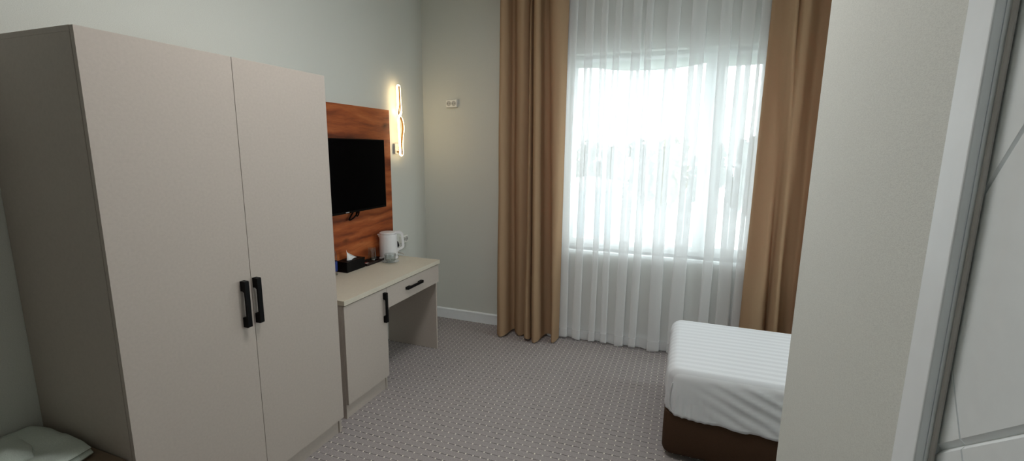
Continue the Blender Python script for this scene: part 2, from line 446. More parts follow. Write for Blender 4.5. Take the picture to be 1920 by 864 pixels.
def baseboard(name, a, b, axis, wall):
    prof = [(0, 0), (0.014, 0), (0.014, 0.078), (0.017, 0.080), (0.017, 0.092), (0.008, 0.1), (0, 0.1)]
    m = MB()
    if axis == 'x': m.prism([(wall-d, z) for d, z in prof], 'x', a, b)          # along x on the window wall
    else: m.prism([(wall+d, z) for d, z in prof], 'y', a, b)
    return struct(m.build(name, MAT['trim']), None)
baseboard('baseboard_window', 0.02, XR, 'x', D)
baseboard('baseboard_left', 3.175, D, 'y', 0.0)
m = MB().prism([(YC+0.0, 0), (YC+0.014, 0), (YC+0.014, 0.09), (YC+0.004, 0.1), (YC, 0.1)], 'x', XC, XR)
struct(m.build('baseboard_right', MAT['trim']))

# door casing, jamb, leaf (bathroom door in the partition wall)
cas = MB()
cas.box(XC-0.010, XC, DY1-0.003, DY1+0.053, 0, DZ+0.056, 0.002)
cas.box(XC-0.010, XC, DY0-0.053, DY0+0.003, 0, DZ+0.056, 0.002)
cas.box(XC-0.010, XC, DY0+0.003, DY1-0.003, DZ-0.003, DZ+0.056, 0.002)
struct(cas.build('trim_1', MAT['trim']), 'white flat casing around the bathroom door', 'trim')
jm = MB().box(XC, XC+0.12, DY1-0.003, DY1+0.0, 0, DZ).box(XC, XC+0.12, DY0, DY0+0.003, 0, DZ).box(XC, XC+0.12, DY0+0.003, DY1-0.003, DZ-0.003, DZ)
struct(jm.build('trim_2', MAT['trim']), 'white door jamb lining', 'trim')
sl = MB().tube([(XC+0.006, DY1-0.0055, 0.01), (XC+0.006, DY1-0.0055, DZ-0.01)], 0.0028, 8)
struct(sl.build('trim_3', MAT['seal']), 'thin pale rubber door seal', 'trim')

def clip(poly, a, b, c):      # keep a*y+b*z+c >= 0
    out = []
    n = len(poly)
    for i in range(n):
        p, q = poly[i], poly[(i+1) % n]
        dp, dq = a*p[0]+b*p[1]+c, a*q[0]+b*q[1]+c
        if dp >= 0: out.append(p)
        if (dp >= 0) != (dq >= 0):
            t = dp/(dp-dq); out.append((p[0]+(q[0]-p[0])*t, p[1]+(q[1]-p[1])*t))
    return out
def line2(p, q):
    a, b = -(q[1]-p[1]), q[0]-p[0]; L = math.hypot(a, b); a /= L; b /= L
    return a, b, -(a*p[0]+b*p[1])
YL0, YL1 = DY0+0.006, DY1-0.0035
rect = [(YL0, 0.008), (YL1, 0.008), (YL1, DZ-0.006), (YL0, DZ-0.006)]
LXF = XC+0.010
G = [(line2((0.665, 1.579), (0.616, 1.652)), 0.0035), (line2((0.678, 1.257), (0.532, 1.375)), 0.0055), (line2((0.673, 1.399), (0.617, 1.305)), 0.0016)]
leaf = MB().box(LXF+0.005, LXF+0.04, YL0, YL1, 0.008, DZ-0.006)
for sg in [(i, j, k) for i in (1, -1) for j in (1, -1) for k in (1, -1)]:
    top = rect; bot = rect
    for s, ((a, b, c), g) in zip(sg, G):
        bot = clip(bot, s*a, s*b, s*c) if bot else bot
        top = clip(top, s*a, s*b, s*c-g) if top else top
    if len(top) < 3 or len(top) != len(bot): 
        if len(top) >= 3: leaf.prism(top, 'x', LXF, LXF+0.0055)
        continue
    A = [leaf.bm.verts.new((LXF+0.0051, y, z)) for y, z in bot]; B = [leaf.bm.verts.new((LXF, y, z)) for y, z in top]
    n = len(A)
    for k in range(n): leaf.bm.faces.new((A[k], A[(k+1) % n], B[(k+1) % n], B[k]))
    leaf.bm.faces.new(B)
struct(leaf.build('door_1', MAT['doorpaint']), 'white bathroom door with milled diagonal grooves', 'door')

# ------------------------------------------------------------------ window
FY0, FY1 = 3.925, 3.985
def frame_rect(m, x0, x1, z0, z1, t, y0, y1, bev=0.004, bt=None):
    bt = bt or t
    m.box(x0, x0+t, y0, y1, z0, z1, bev); m.box(x1-t, x1, y0, y1, z0, z1, bev)
    m.box(x0+t-.002, x1-t+.002, y0, y1, z0, z0+bt, bev); m.box(x0+t-.002, x1-t+.002, y0, y1, z1-t, z1, bev)
m = MB(); frame_rect(m, OX0, OX1, OZ0, OZ1, 0.045, FY0, FY1)
m.box(2.425, 2.485, FY0, FY1, OZ0+.04, OZ1-.04, 0.004)
wf = struct(m.build('window_1', MAT['pvc']), 'white plastic two sash window behind sheer curtain', 'window')
for x0, x1 in ((OX0+0.03, 2.44), (2.47, OX1-0.03)):
    m = MB(); frame_rect(m, x0, x1, OZ0+0.03, OZ1-0.03, 0.052, FY0-0.018, FY0+0.03)
    s = m.build('sash', MAT['pvc'], wf)
    MB().box(x0+.045, x1-.045, FY0+0.002, FY0+0.008, OZ0+0.075, OZ1-0.075).build('pane', MAT['pane'], s)
hd = MB().box(2.462, 2.484, FY0-0.052, FY0-0.040, 1.40, 1.53, 0.004).box(2.464, 2.482, FY0-0.045, FY0-0.018, 1.50, 1.53, 0.003)
hd.build('window_handle', MAT['pvc'], wf)
m = MB().box(OX0-0.03, OX1+0.03, 3.785, D, 0.762, 0.79, 0.006).box(OX0, OX1, D, FY0+.01, 0.772, 0.79)
struct(m.build('trim_4', MAT['pvc']), 'white window sill board', 'trim')
# unseen side window behind the partition, added to let in more daylight
def frame_side(m, y0, y1, z0, z1, t, x0, x1, bev=0.004):
    m.box(x0, x1, y0, y0+t, z0, z1, bev); m.box(x0, x1, y1-t, y1, z0, z1, bev)
    m.box(x0, x1, y0+t-.002, y1-t+.002, z0, z0+t, bev); m.box(x0, x1, y0+t-.002, y1-t+.002, z1-t, z1, bev)
m = MB(); frame_side(m, SY0, SY1, SZ0, SZ1, 0.045, XR+0.06, XR+0.12); m.box(XR+.06, XR+.12, 2.99, 3.05, SZ0+.04, SZ1-.04, .004)
w2 = struct(m.build('added_window', MAT['pvc']), 'unseen white two sash side window added for more daylight', 'window')
for y0, y1 in ((SY0+.03, 3.005), (3.035, SY1-.03)):
    m = MB(); frame_side(m, y0, y1, SZ0+.03, SZ1-.03, 0.052, XR+0.045, XR+0.09)
    s_ = m.build('sash', MAT['pvc'], w2)
    MB().box(XR+.07, XR+.076, y0+.045, y1-.045, SZ0+.075, SZ1-.075).build('pane', MAT['pane'], s_)
# roller blind inside the left sash: cassette and a strip of cloth with a sagging lower edge
bl = thing('roller_blind', 'pale rolled-up roller blind with sagging lower edge in the left sash', 'blind', (1.88, 3.90, 2.30))
MB().box(1.375, 2.40, 3.885, 3.907, 2.318, 2.345, 0.006).build('cassette', MAT['pvc'], bl)
edge = catmull([(1.38, 2.285), (1.569, 2.278), (1.69, 2.258), (1.828, 2.246), (1.97, 2.243), (2.097, 2.243), (2.2, 2.250), (2.3, 2.262), (2.395, 2.278)], 5)
m = MB(); m.grid([[(x, 3.895, 2.325) for x, z in edge], [(x, 3.893, (z+2.325)/2) for x, z in edge], [(x, 3.894, z) for x, z in edge]])
m.build('blind_cloth', MAT['blind'], bl, smooth=True)
MB().tube([(x, 3.893, z) for x, z in edge], 0.004, 8).build('bottom_bar', MAT['blind'], bl, smooth=True)
bl2 = thing('roller_blind', 'pale rolled-up roller blind with straight edge in the narrow right sash', 'blind', (2.65, 3.90, 2.30))
MB().box(2.51, 2.79, 3.885, 3.907, 2.318, 2.345, 0.006).build('cassette', MAT['pvc'], bl2)
edge = [(2.51+0.028*k, 2.243+0.0006*k) for k in range(11)]
m = MB(); m.grid([[(x, 3.895, 2.325) for x, z in edge], [(x, 3.894, z) for x, z in edge]])
m.build('blind_cloth', MAT['blind'], bl2, smooth=True)
MB().tube([(x, 3.893, z) for x, z in edge], 0.004, 8).build('bottom_bar', MAT['blind'], bl2, smooth=True)

# ------------------------------------------------------------------ outside
GZ = -3.0
struct(MB().box(-60, 70, -40, 120, GZ-0.4, GZ).build('ground', MAT['ground']), 'pale paved yard outside the window', 'ground')
def crown_mesh(seed, cw, ch, n, mtl):
    rnd = random.Random(seed); m = MB()
    blobs = [(rnd.uniform(-.32, .32)*cw, rnd.uniform(-.32, .32)*cw, (0.12+0.76*i/10)*ch, rnd.uniform(.34, .5)*cw) for i in range(11)]
    for _ in range(n):
        bx, by, bz, br = rnd.choice(blobs)
        d = Vector((rnd.gauss(0, 1), rnd.gauss(0, 1), rnd.gauss(0, 1))).normalized()*br*rnd.uniform(.5, 1)
        c = Vector((bx, by, bz))+d
        if c.z < 0.02*ch: c.z = 0.05*ch
        u = Vector((rnd.gauss(0, 1), rnd.gauss(0, 1), rnd.gauss(0, 1))).normalized(); v = u.orthogonal().normalized()
        s = rnd.uniform(.2, .4)
        q = [m.bm.verts.new(c+u*s*a+v*s*.7*b) for a, b in ((-1, 0), (0, -1), (1, 0), (0, 1))]
        m.bm.faces.new(q)
    return m.build('crown', mtl)
def trunk_mesh(h):
    m = MB(); m.tube([(0, 0, 0), (.03, 0, h*.5), (0, .05, h)], [.16, .12, .06], 8)
    for k in range(4):
        a = k*1.6+.3; m.tube([(0, 0, h*(.45+.1*k)), (math.cos(a)*.9, math.sin(a)*.9, h*(.7+.12*k))], [.06, .02], 6)
    return m.build('trunk', MAT['bark'])
protos = []
for sd, cw, ch, mt in ((1, 2.3, 4.7, MAT['leaf']), (2, 2.5, 5.0, MAT['leaf']), (3, 2.2, 5.4, MAT['leaf2'])):
    protos.append((crown_mesh(sd, cw, ch, 900, mt), trunk_mesh(3.2)))
TREES = [(-9.6, 39, 0, .95, 'dark tree beyond the yard at the left curtain'), (-6.6, 42, 1, .95, 'dark tree beyond the yard, second from the left curtain'),
         (-3.9, 38.5, 0, .94, 'dark tree beyond the yard, third from the left curtain'), (-1.2, 42, 1, .96, 'dark tree beyond the yard, fourth from the left curtain'),
         (1.2, 38.5, 2, 1.0, 'taller yellowish tree beyond the yard near the window mullion'), (4.0, 42, 0, .98, 'dark tree beyond the yard behind the window mullion'),
         (6.6, 38.5, 1, 1.0, 'dark tree beyond the yard seen through the right sash'), (9.4, 42, 0, 1.05, 'dark tree beyond the yard hidden partly by the right curtain')]
for i, (x, y, k, s, lb) in enumerate(TREES):
    t = thing('tree', lb, 'tree', (x, y, GZ), 'trees beyond the yard'); t.scale = (s, s, s); t.rotation_euler.z = i*PI/2
    for src, z in ((protos[k][0], 0.35), (protos[k][1], 0)):
        c = src.copy(); COL.objects.link(c); c.parent = t; c.location = (0, 0, z)
for a, b in protos:
    bpy.data.objects.remove(a); bpy.data.objects.remove(b)
sh = thing('shed', 'light blue clad shed in the yard at the left of the window', 'shed', (-0.7, 15.5, GZ))
MB().box(-2.2, 0.10, 14.0, 17.0, GZ, 0.42).build('wall', MAT['bluewall'], sh)
MB().prism([(-2.35, 0.42), (0.22, 0.42), (0.22, 0.5), (-1.0, 0.66), (-2.35, 0.5)], 'y', 13.85, 17.15).build('roof', MAT['roofmat'], sh)

# ------------------------------------------------------------------ curtains
tr = MB().box(0.75, 3.5, 3.66, 3.69, H-0.03, H).box(0.75, 3.5, 3.73, 3.76, H-0.03, H)
tag(tr.build('curtain_track', MAT['trim']), 'white two channel curtain track fixed to the ceiling', 'curtain track')

def drape(name, label, bottom, top, y0, z0, z1, mtl, rows=46, wob=0.006, seed=0):
    B = catmull(bottom, 6); T = catmull(top, 6)
    R = []
    for r in range(rows+1):
        t = r/rows; z = z0+(z1-z0)*t
        row = []
        for k, ((xb, db), (xt, dt)) in enumerate(zip(B, T)):
            w_ = mnoise.noise(Vector((xb*6, z*1.1, seed)))*wob
            w2 = mnoise.noise(Vector((xb*9, z*1.6, seed+5)))*wob*1.6
            zz = z + (0.012*math.sin(xb*40+seed) if r == 0 else 0)
            row.append((xb+(xt-xb)*t+w_, y0-1.55*(db+(dt-db)*t)-w2, zz))
        R.append(row)
    m = MB(); m.grid(R)
    return m, R
lb_ = [(.838, .0), (.829, .055), (.845, .09), (.875, .105), (.91, .09), (.926, .055), (.932, .015), (.955, .0), (.985, .03), (1.03, .052), (1.075, .035), (1.086, .045), (1.098, .09), (1.125, .108), (1.147, .09),
       (1.152, .05), (1.156, .05), (1.165, .09), (1.195, .112), (1.222, .09), (1.23, .04), (1.245, .0), (1.30, -.004), (1.318, .045), (1.335, .075), (1.357, .06), (1.366, .0)]
lt_ = [(.85, .0), (.846, .05), (.855, .08), (.875, .09), (.90, .07), (.915, .035), (.925, .02), (.95, .03), (.99, .07), (1.04, .08), (1.075, .05), (1.083, .03), (1.09, .05), (1.095, .06), (1.10, .055),
       (1.105, .03), (1.11, .03), (1.125, .07), (1.15, .085), (1.172, .07), (1.18, .035), (1.19, .02), (1.225, .03), (1.245, .06), (1.29, .085), (1.35, .07), (1.376, .0)]
m, _ = drape('curtain', '', lb_, lt_, 3.708, 0.022, H-0.03, MAT['curtain'], seed=1)
tag(m.build('curtain', MAT['curtain'], smooth=True, angle=None), 'beige full length curtain at the left of the window beside the grey wall', 'curtain', 'beige window curtains')
rb_ = [(2.756, .0), (2.751, .035), (2.77, .06), (2.82, .075), (2.88, .075), (2.92, .05), (2.931, .02), (2.938, .02), (2.945, .06), (2.975, .095), (3.005, .07), (3.012, .025), (3.03, .0), (3.08, .0), (3.108, .02), (3.118, .10), (3.15, .15), (3.19, .14), (3.23, .06), (3.27, .0), (3.32, .05), (3.36, .0)]  # outer fold behind the partition is deepened to shade the recess beside it
rt_ = [(2.768, .0), (2.763, .01), (2.775, .02), (2.80, .025), (2.825, .035), (2.836, .06), (2.85, .09), (2.875, .1), (2.893, .085), (2.90, .06), (2.905, .075), (2.925, .095), (2.96, .09), (2.98, .06), (3.03, .02), (3.08, .02), (3.108, .05), (3.118, .11), (3.15, .15), (3.20, .10), (3.25, .02), (3.30, .05), (3.36, .0)]
m, _ = drape('curtain', '', rb_, rt_, 3.708, 0.022, H-0.03, MAT['curtain'], seed=2)
tag(m.build('curtain', MAT['curtain'], smooth=True, angle=None), 'beige full length curtain at the right of the window behind the bed', 'curtain', 'beige window curtains')

# sheer: flat cloth gathered in pleats that fold over themselves
PLEATS = [(1.288, .05, 0), (1.392, .062, .5), (1.52, .058, .3), (1.646, .046, .2), (1.743, .048, .8), (1.88, .066, .4), (1.981, .050, .1), (2.144, .078, .6), (2.314, .088, .2), (2.504, .066, .7), (2.637, .082, .4), (2.741, .056, .3), (2.85, .06, .6), (2.95, .06, .2)]
def sheer_rows(zs, yb, extra=0.0):
    R = []
    for z in zs:
        t = z/3.0
        row = [(1.20, yb)]
        for i, (c, w_, q) in enumerate(PLEATS):
            cc = c + 0.030*(t-0.2)*(0.5-((c-1.3)/1.5)) + 0.006*math.sin(z*1.7+i*2.1)
            ww = w_*(1.18-0.10*t) + 0.004*math.sin(z*2.3+i)
            ov = ww*(0.49 - 0.15*sm(0.7, 2.6, z)*(0.6+0.6*q))
            xl, xr = cc-ww/2, cc+ww/2
            dp = 0.034-0.010*t
            g = 0.0015
            pts = [(xl-0.012, 0), (xl+ov-0.006, 0.001), (xl+ov, 0.005), (xl+ov-0.006, 0.009), (xl+0.006, dp*.45), (xl, dp*.68), (xl+0.007, dp*.93),
                   (cc, dp*(1.0+.06*math.sin(z*3+i))), (xr-0.007, dp*.93), (xr, dp*.68), (xr-0.006, dp*.45), (xr-ov+0.006, 0.009), (xr-ov, 0.005), (xr-ov+0.006, 0.001), (xr+0.012, 0)]
            row += [(x, yb-d-extra) for x, d in pts]
        row.append((3.05, yb))
        R.append([(x, y, z) for x, y in catmull(row, 3)])
    return R
YS = 3.757
zs = [0.02+(H-0.03-0.02)*k/40 for k in range(41)]
rows = sheer_rows(zs, YS)
rows[0] = [(x, y, z+0.010*math.sin(x*23)) for x, y, z in rows[0]]
m = MB(); m.grid(rows)
sc_ = m.build('sheer_curtain', MAT['sheer'], smooth=True, angle=None)
tag(sc_, 'white translucent pleated sheer curtain hanging across the window', 'sheer curtain')
hr = sheer_rows([0.022, 0.06, 0.10], YS, 0.0025)
m = MB(); m.grid(hr); m.build('hem', MAT['hem'], sc_, smooth=True, angle=None)

# ------------------------------------------------------------------ wardrobe
def bow_handle(parent, axis, a0, a1, c, xf, xo, wd=0.021, name='handle'):
    """bar handle: two thick feet and a thinner grip; axis 'z' upright or 'y' level"""
    m = MB(); L = a1-a0; ft = 0.044
    prof = [(a0, xf), (a0, xo-.003), (a0+.003, xo), (a1-.003, xo), (a1, xo-.003), (a1, xf), (a1-ft, xf), (a1-ft, xo-.016), (a1-ft-.006, xo-.0095),
            (a0+ft+.006, xo-.0095), (a0+ft, xo-.016), (a0+ft, xf)]
    bm = bmesh.new()
    lo, hi = [], []
    for a, x in prof:
        if axis == 'z': lo.append(bm.verts.new((x, c-wd/2, a))); hi.append(bm.verts.new((x, c+wd/2, a)))
        else: lo.append(bm.verts.new((x, a, c-wd/2))); hi.append(bm.verts.new((x, a, c+wd/2)))
    n = len(prof)
    for k in range(n): bm.faces.new((lo[k], lo[(k+1) % n], hi[(k+1) % n], hi[k]))
    bm.faces.new(lo[::-1]); bm.faces.new(hi)
    bmesh.ops.recalc_face_normals(bm, faces=bm.faces)
    m._join(bm)
    return m.build(name, MAT['black'], parent)

WY0, WY1, WX, WH = 0.912, 1.952, 0.5576, 1.9816
wr = thing('wardrobe', 'tall beige two door wardrobe with black handles against the left wall', 'wardrobe', (0.28, 1.43, 0))
XB = WX-0.019
for y0 in (WY0, WY1-0.019):
    MB().box(0.002, XB, y0, y0+0.018, 0, WH-0.018, 0.0012).build('side_panel', MAT['melamine'], wr)
MB().box(0.002, XB+0.001, WY0, WY1, WH-0.018, WH, 0.0012).build('top_board', MAT['melamine'], wr)
MB().box(0.002, 0.008, WY0+.018, WY1-.018, 0.08, WH-.018).build('back_board', MAT['melamine'], wr)
MB().box(0.009, XB-.004, WY0+.018, WY1-.018, 0.085, 0.101).build('bottom_board', MAT['melamine'], wr)
MB().box(XB-0.022, XB-0.006, WY0+.0185, WY1-.0205, 0, 0.088, 0.001).build('plinth', MAT['melamine'], wr)
for y0, y1, hy in ((WY0+.001, 1.4320, 1.388), (1.4342, WY1-.001, 1.449)):
    d = MB().box(XB+.002, WX, y0, y1, 0.0925, WH-.001, 0.0005).build('door', MAT['melamine'], wr)
    bow_handle(d, 'z', 0.852, 1.058, hy, WX, WX+0.029)

# ------------------------------------------------------------------ desk
DX, DZT = 0.5129, 0.75
Y0, Y1 = 2.056, 3.169
dk = thing('desk', 'beige writing desk with cupboard and drawer under the television', 'desk', (0.26, 2.6, 0))
MB().box(0.001, DX, Y0, Y1, DZT-0.030, DZT, 0.0015).build('top', MAT['worktop'], dk)
MB().box(0.02, 0.487, Y1-.026, Y1-.010, 0, DZT-.0305, 0.001).build('side_panel', MAT['melamine'], dk)
m = MB().box(0.02, 0.487, Y0+.002, Y0+.018, 0, DZT-.0305, 0.001).box(0.02, 0.487, 2.452, 2.468, 0, DZT-.0305, 0.001)
m.box(0.02, 0.487, Y0+.018, 2.452, 0.085, 0.101).box(0.02, 0.026, Y0+.018, 2.452, 0.1, DZT-.0305)
lab(m.build('cupboard_body', MAT['melamine'], dk), 'beige cupboard carcass under the left half')
MB().box(0.468, 0.484, Y0+.019, 2.4505, 0, 0.088, 0.001).build('plinth', MAT['melamine'], dk)
MB().box(0.02, 0.036, 2.469, Y1-.0265, 0.28, DZT-.0305).build('modesty_panel', MAT['melamine'], dk)
d = MB().box(0.489, 0.505, Y0+.003, 2.4685, 0.095, DZT-.0365, 0.001).build('door', MAT['melamine'], dk)
bow_handle(d, 'z', 0.487, 0.690, 2.438, 0.505, 0.531, 0.02)
d = MB().box(0.489, 0.505, 2.4715, Y1-.009, 0.570, DZT-.0365, 0.001).box(0.06, 0.4885, 2.50, Y1-.045, 0.585, 0.69).build('drawer', MAT['melamine'], dk)
bow_handle(d, 'y', 2.69, 2.895, 0.648, 0.505, 0.531, 0.018)

# ------------------------------------------------------------------ wall panel, television
pn = MB().box(0.0005, 0.02, 2.06, 3.256, DZT+0.0, 1.924, 0.001)
tag(pn.build('wall_panel', MAT['wood']), 'orange brown rustic wood panel fixed to the wall behind the television', 'wall panel')
tv = thing('television', 'black flat television switched off on the wood panel', 'television', (0.06, 2.62, 1.165))
TY0, TY1, TZ0, TZ1 = 2.16, 3.088, 1.163, 1.686
MB().box(0.052, 0.085, TY0, TY1, TZ0, TZ1, 0.004).build('housing', MAT['tvbody'], tv)
MB().box(0.0848, 0.0862, TY0+.008, TY1-.008, TZ0+.016, TZ1-.008).build('screen', MAT['screen'], tv)
MB().box(0.0848, 0.0866, 2.612, 2.648, TZ0+.0055, TZ0+.0105, 0.0004).build('badge', MAT['badge'], tv)
MB().box(0.0205, 0.052, 2.45, 2.80, 1.28, 1.56, 0.003).build('wall_bracket', MAT['tvbody'], tv)
m = MB()
m.tube(catmull([(0.045, 2.80, 1.20), (0.05, 2.785, 1.165), (0.052, 2.765, 1.14), (0.05, 2.735, 1.118), (0.046, 2.70, 1.106), (0.042, 2.695, 1.112), (0.038, 2.72, 1.135), (0.035, 2.75, 1.16), (0.033, 2.77, 1.20)], 6), 0.0055, 8)
m.tube(catmull([(0.04, 2.81, 1.20), (0.046, 2.80, 1.15), (0.05, 2.775, 1.125), (0.046, 2.77, 1.14), (0.04, 2.785, 1.2)], 6), 0.005, 8)
m.build('cable_loop', MAT['tvbody'], tv, smooth=True)

# ------------------------------------------------------------------ wall lamp
lp = thing('wall_lamp', 'lit twisted loop wall lamp in warm white beside the wood panel', 'wall lamp', (0.0, 3.36, 1.84))
ZT, ZB = 2.128, 1.562
def lamp_pt(u):      # u 0..1 round the loop -> point, tangent helper
    if u < 0.5: s, t = -1, u/0.5
    else: s, t = 1, (1-u)/0.5
    z = ZT+(ZB-ZT)*t
    endr = min(1.0, math.sqrt(max(0, 1-(1-min(t, 1-t)/0.028)**2)) if min(t, 1-t) < 0.028 else 1.0)
    wbase = 0.013 + 0.017*math.exp(-((t-0.58)/0.16)**2)
    phi = PI*sm(0.26, 0.50, t)
    cyc = 3.362 + 0.016*(t-0.2) + 0.014*math.exp(-((t-0.6)/0.14)**2) - 0.006
    off = s*wbase*endr
    return Vector((0.050+off*math.sin(phi)*0.8, cyc+off*math.cos(phi), z)), s, phi, endr
N = 160
pts, frames = [], []
for k in range(N+1):
    u = k/N
    # denser at the ends
    p, s, phi, e = lamp_pt(min(max(u, 0.0005), 0.9995))
    pts.append(p)
for k in range(N+1):
    t = (pts[min(k+1, N)]-pts[max(k-1, 0)]).normalized()
    u = k/N; _, s, phi, e = lamp_pt(min(max(u, 0.0005), 0.9995))
    dep = Vector((math.cos(phi), -math.sin(phi), 0))     # depth direction of the ribbon
    dep = (dep-t*dep.dot(t)).normalized()
    nrm = t.cross(dep).normalized()
    ctr = Vector((0.050, 3.362+0.016*(0.5-0.2), (ZT+ZB)/2))
    # outward normal of the loop
    loopdir = Vector((math.sin(phi)*s, math.cos(phi)*s, 0))
    if e < 0.999: loopdir += Vector((0, 0, 1.5 if pts[k].z > 1.8 else -1.5))*(1-e)
    if nrm.dot(loopdir) < 0: nrm = -nrm
    frames.append((dep, nrm))
pts.append(pts[0]); frames.append(frames[0])
MB().sweep([p-q*0.003 for p, (s_, q) in zip(pts, frames)], frames, 0.015, 0.004).build('metal_ribbon', MAT['gold'], lp)
MB().sweep([p+q*0.0025 for p, (s_, q) in zip(pts, frames)], frames, 0.0145, 0.006).build('light_strip', MAT['led'], lp)
MB().box(0.0005, 0.022, 3.325, 3.385, 1.575, 1.66, 0.002).build('back_plate', MAT['steel'], lp)
MB().box(0.02, 0.046, 3.350, 3.366, 1.585, 1.60, 0.002).build('arm', MAT['gold'], lp)

# ------------------------------------------------------------------ sockets
def socket(cx, cy, cz, face, label, w=0.105, h=0.066, dpt=0.030):
    s = thing('double_socket', label, 'socket', (cx, cy, cz), 'white double sockets')
    def bx(a0, a1, d0, d1, z0, z1, bev, nm, mt, par, lathe=None):
        m = MB()
        if face == '-y': m.box(cx+a0, cx+a1, cy-d1, cy-d0, cz+z0, cz+z1, bev)
        else: m.box(cx+d0, cx+d1, cy+a0, cy+a1, cz+z0, cz+z1, bev)
        return m.build(nm, mt, par)
    bx(-w/2, w/2, 0.0005, dpt, -h/2, h/2, 0.004, 'housing', MAT['socket'], s)
    for sx in (-1, 1):
        m = MB(); c = sx*w*0.235
        ring = [(0.0215, 0.0), (0.0215, 0.002), (0.0185, 0.0022), (0.0175, 0.0004), (0.0, 0.0004)]
        m.lathe(ring, 0, 0, 0, 28)
        o = Matrix.Rotation(PI/2, 4, 'X') if face == '-y' else Matrix.Rotation(PI/2, 4, 'Y')
        off = Vector((cx+c, cy-dpt, cz)) if face == '-y' else Vector((cx+dpt, cy+c, cz))
        bmesh.ops.transform(m.bm, matrix=Matrix.Translation(off) @ o, verts=m.bm.verts)
        ou = m.build('outlet', MAT['socket_dark'], s, smooth=True)
        m = MB()
        for hx in (-0.0095, 0.0095):
            if face == '-y': m.tube([(cx+c+hx, cy-dpt-0.0003, cz), (cx+c+hx, cy-dpt-0.0012, cz)], 0.0026, 10)
            else: m.tube([(cx+dpt+0.0003, cy+c+hx, cz), (cx+dpt+0.0012, cy+c+hx, cz)], 0.0026, 10)
        m.build('pin_holes', MAT['black'], ou)
    return s
socket(0.306, D, 2.018, '-y', 'white double socket high on the window wall left of the curtain')
socket(0.0, 3.415, 0.836, '+x', 'white double socket on the left wall behind the kettle', w=0.095, h=0.062)
m = MB().box(0.0005, 0.016, 3.27, 3.452, 0.752, 0.802, 0.002)
tag(m.build('cable_box', MAT['conduit']), 'pale grey cable box on the wall right below the kettle socket', 'cable box')
m = MB().tube(catmull([(0.17, 3.185, 0.7545), (0.14, 3.215, 0.7545), (0.08, 3.245, 0.7545), (0.05, 3.262, 0.7545)], 6), 0.0035, 8)
m.box(0.032, 0.056, 3.255, 3.285, 0.7505, 0.768, 0.004)
tag(m.build('power_cord', MAT['socket'], smooth=True), 'short white cord and plug lying on the desk behind the kettle', 'cord')

# ------------------------------------------------------------------ things on the desk
Z = DZT
tb = thing('tissue_box', 'black rectangular tissue box with a white tissue pulled up', 'tissue box', (0.06, 2.65, Z))
TBX0, TBX1, TBY0, TBY1, TBZ = 0.022, 0.118, 2.556, 2.752, Z+0.076
m = MB().box(TBX0, TBX1, TBY0, TBY1, Z, TBZ, 0.003)
m.box(TBX0-.001, TBX1+.001, TBY0-.001, TBY1+.001, Z+0.064, TBZ+.001, 0.002)
m.build('box', MAT['leather'], tb)
MB().box(0.055, 0.092, 2.59, 2.735, TBZ+.0008, TBZ+.0018).build('slot_rim', MAT['tvbody'], tb)
rows = []
for i in range(9):
    t = i/8
    row = []
    for k in range(11):
        a = k/10
        base = Vector((0.080+0.008*math.sin(a*6), 2.600+0.125*a, TBZ-0.002))
        peak = Vector((0.072, 2.604+0.030*a, TBZ+0.078-0.030*a))
        p = base.lerp(peak, t); p.x += 0.012*math.sin(a*5+t*2)*(1-t*.5)*math.sin(PI*min(1, t*1.2)*.5+.3)
        row.append(p)
    rows.append(row)
m = MB(); m.grid(rows); o = m.build('tissue', MAT['tissue'], tb, smooth=True, angle=None)
so = o.modifiers.new('thickness', 'SOLIDIFY'); so.thickness = 0.0008

# tray with dividers
ty = thing('tray', 'small dark divided tray holding sachets and an upturned glass', 'tray', (0.05, 2.88, Z))
TX0, TX1, TYa, TYb = -0.0, 0.122, 2.768, 3.005
TX0 = 0.022
m = MB().box(TX0, TX1, TYa, TYb, Z, Z+0.006, 0.001)
m.box(TX0, TX1, TYa, TYa+.005, Z, Z+.02, .001).box(TX0, TX1, TYb-.005, TYb, Z, Z+.02, .001).box(TX1-.005, TX1, TYa, TYb, Z, Z+.02, .001).box(TX0, TX0+.005, TYa, TYb, Z, Z+.02, .001)
m.build('base', MAT['trayblk'], ty)
for yy in (2.835, 2.945):
    MB().box(TX0+.005, TX1-.005, yy, yy+.004, Z+.006, Z+.018).build('divider', MAT['trayblk'], ty)
def sachet(y, x0, x1, wy, mt, lbl, z=Z+0.0065, tilt=0.0):
    m = MB(); rows = []
    n, q = 7, 7
    for side in (1, -1):
        rr = []
        for i in range(n):
            row = []
            for k in range(q):
                a, b = i/(n-1), k/(q-1)
                hgt = 0.0045*(math.sin(PI*a)*math.sin(PI*b))**0.6 if 0 < a < 1 and 0 < b < 1 else 0.0
                row.append((x0+(x1-x0)*a, y+wy*(b-.5), z+0.005+side*hgt+tilt*b))
            rr.append(row)
        m.grid(rr)
    bmesh.ops.remove_doubles(m.bm, verts=m.bm.verts, dist=1e-5)
    return tag(m.build('sachet', mt, smooth=True, angle=60), lbl, 'sachet', 'sachets in the dark tray')
sachet(2.803, 0.035, 0.085, 0.05, MAT['red'], 'red sachet at the tissue box end of the dark tray')
sachet(2.803, 0.080, 0.114, 0.05, MAT['white'], 'white sachet at the front corner of the dark tray', z=Z+.007)
sachet(2.960, 0.040, 0.105, 0.024, MAT['brown'], 'brown sachet at the kettle end of the dark tray')

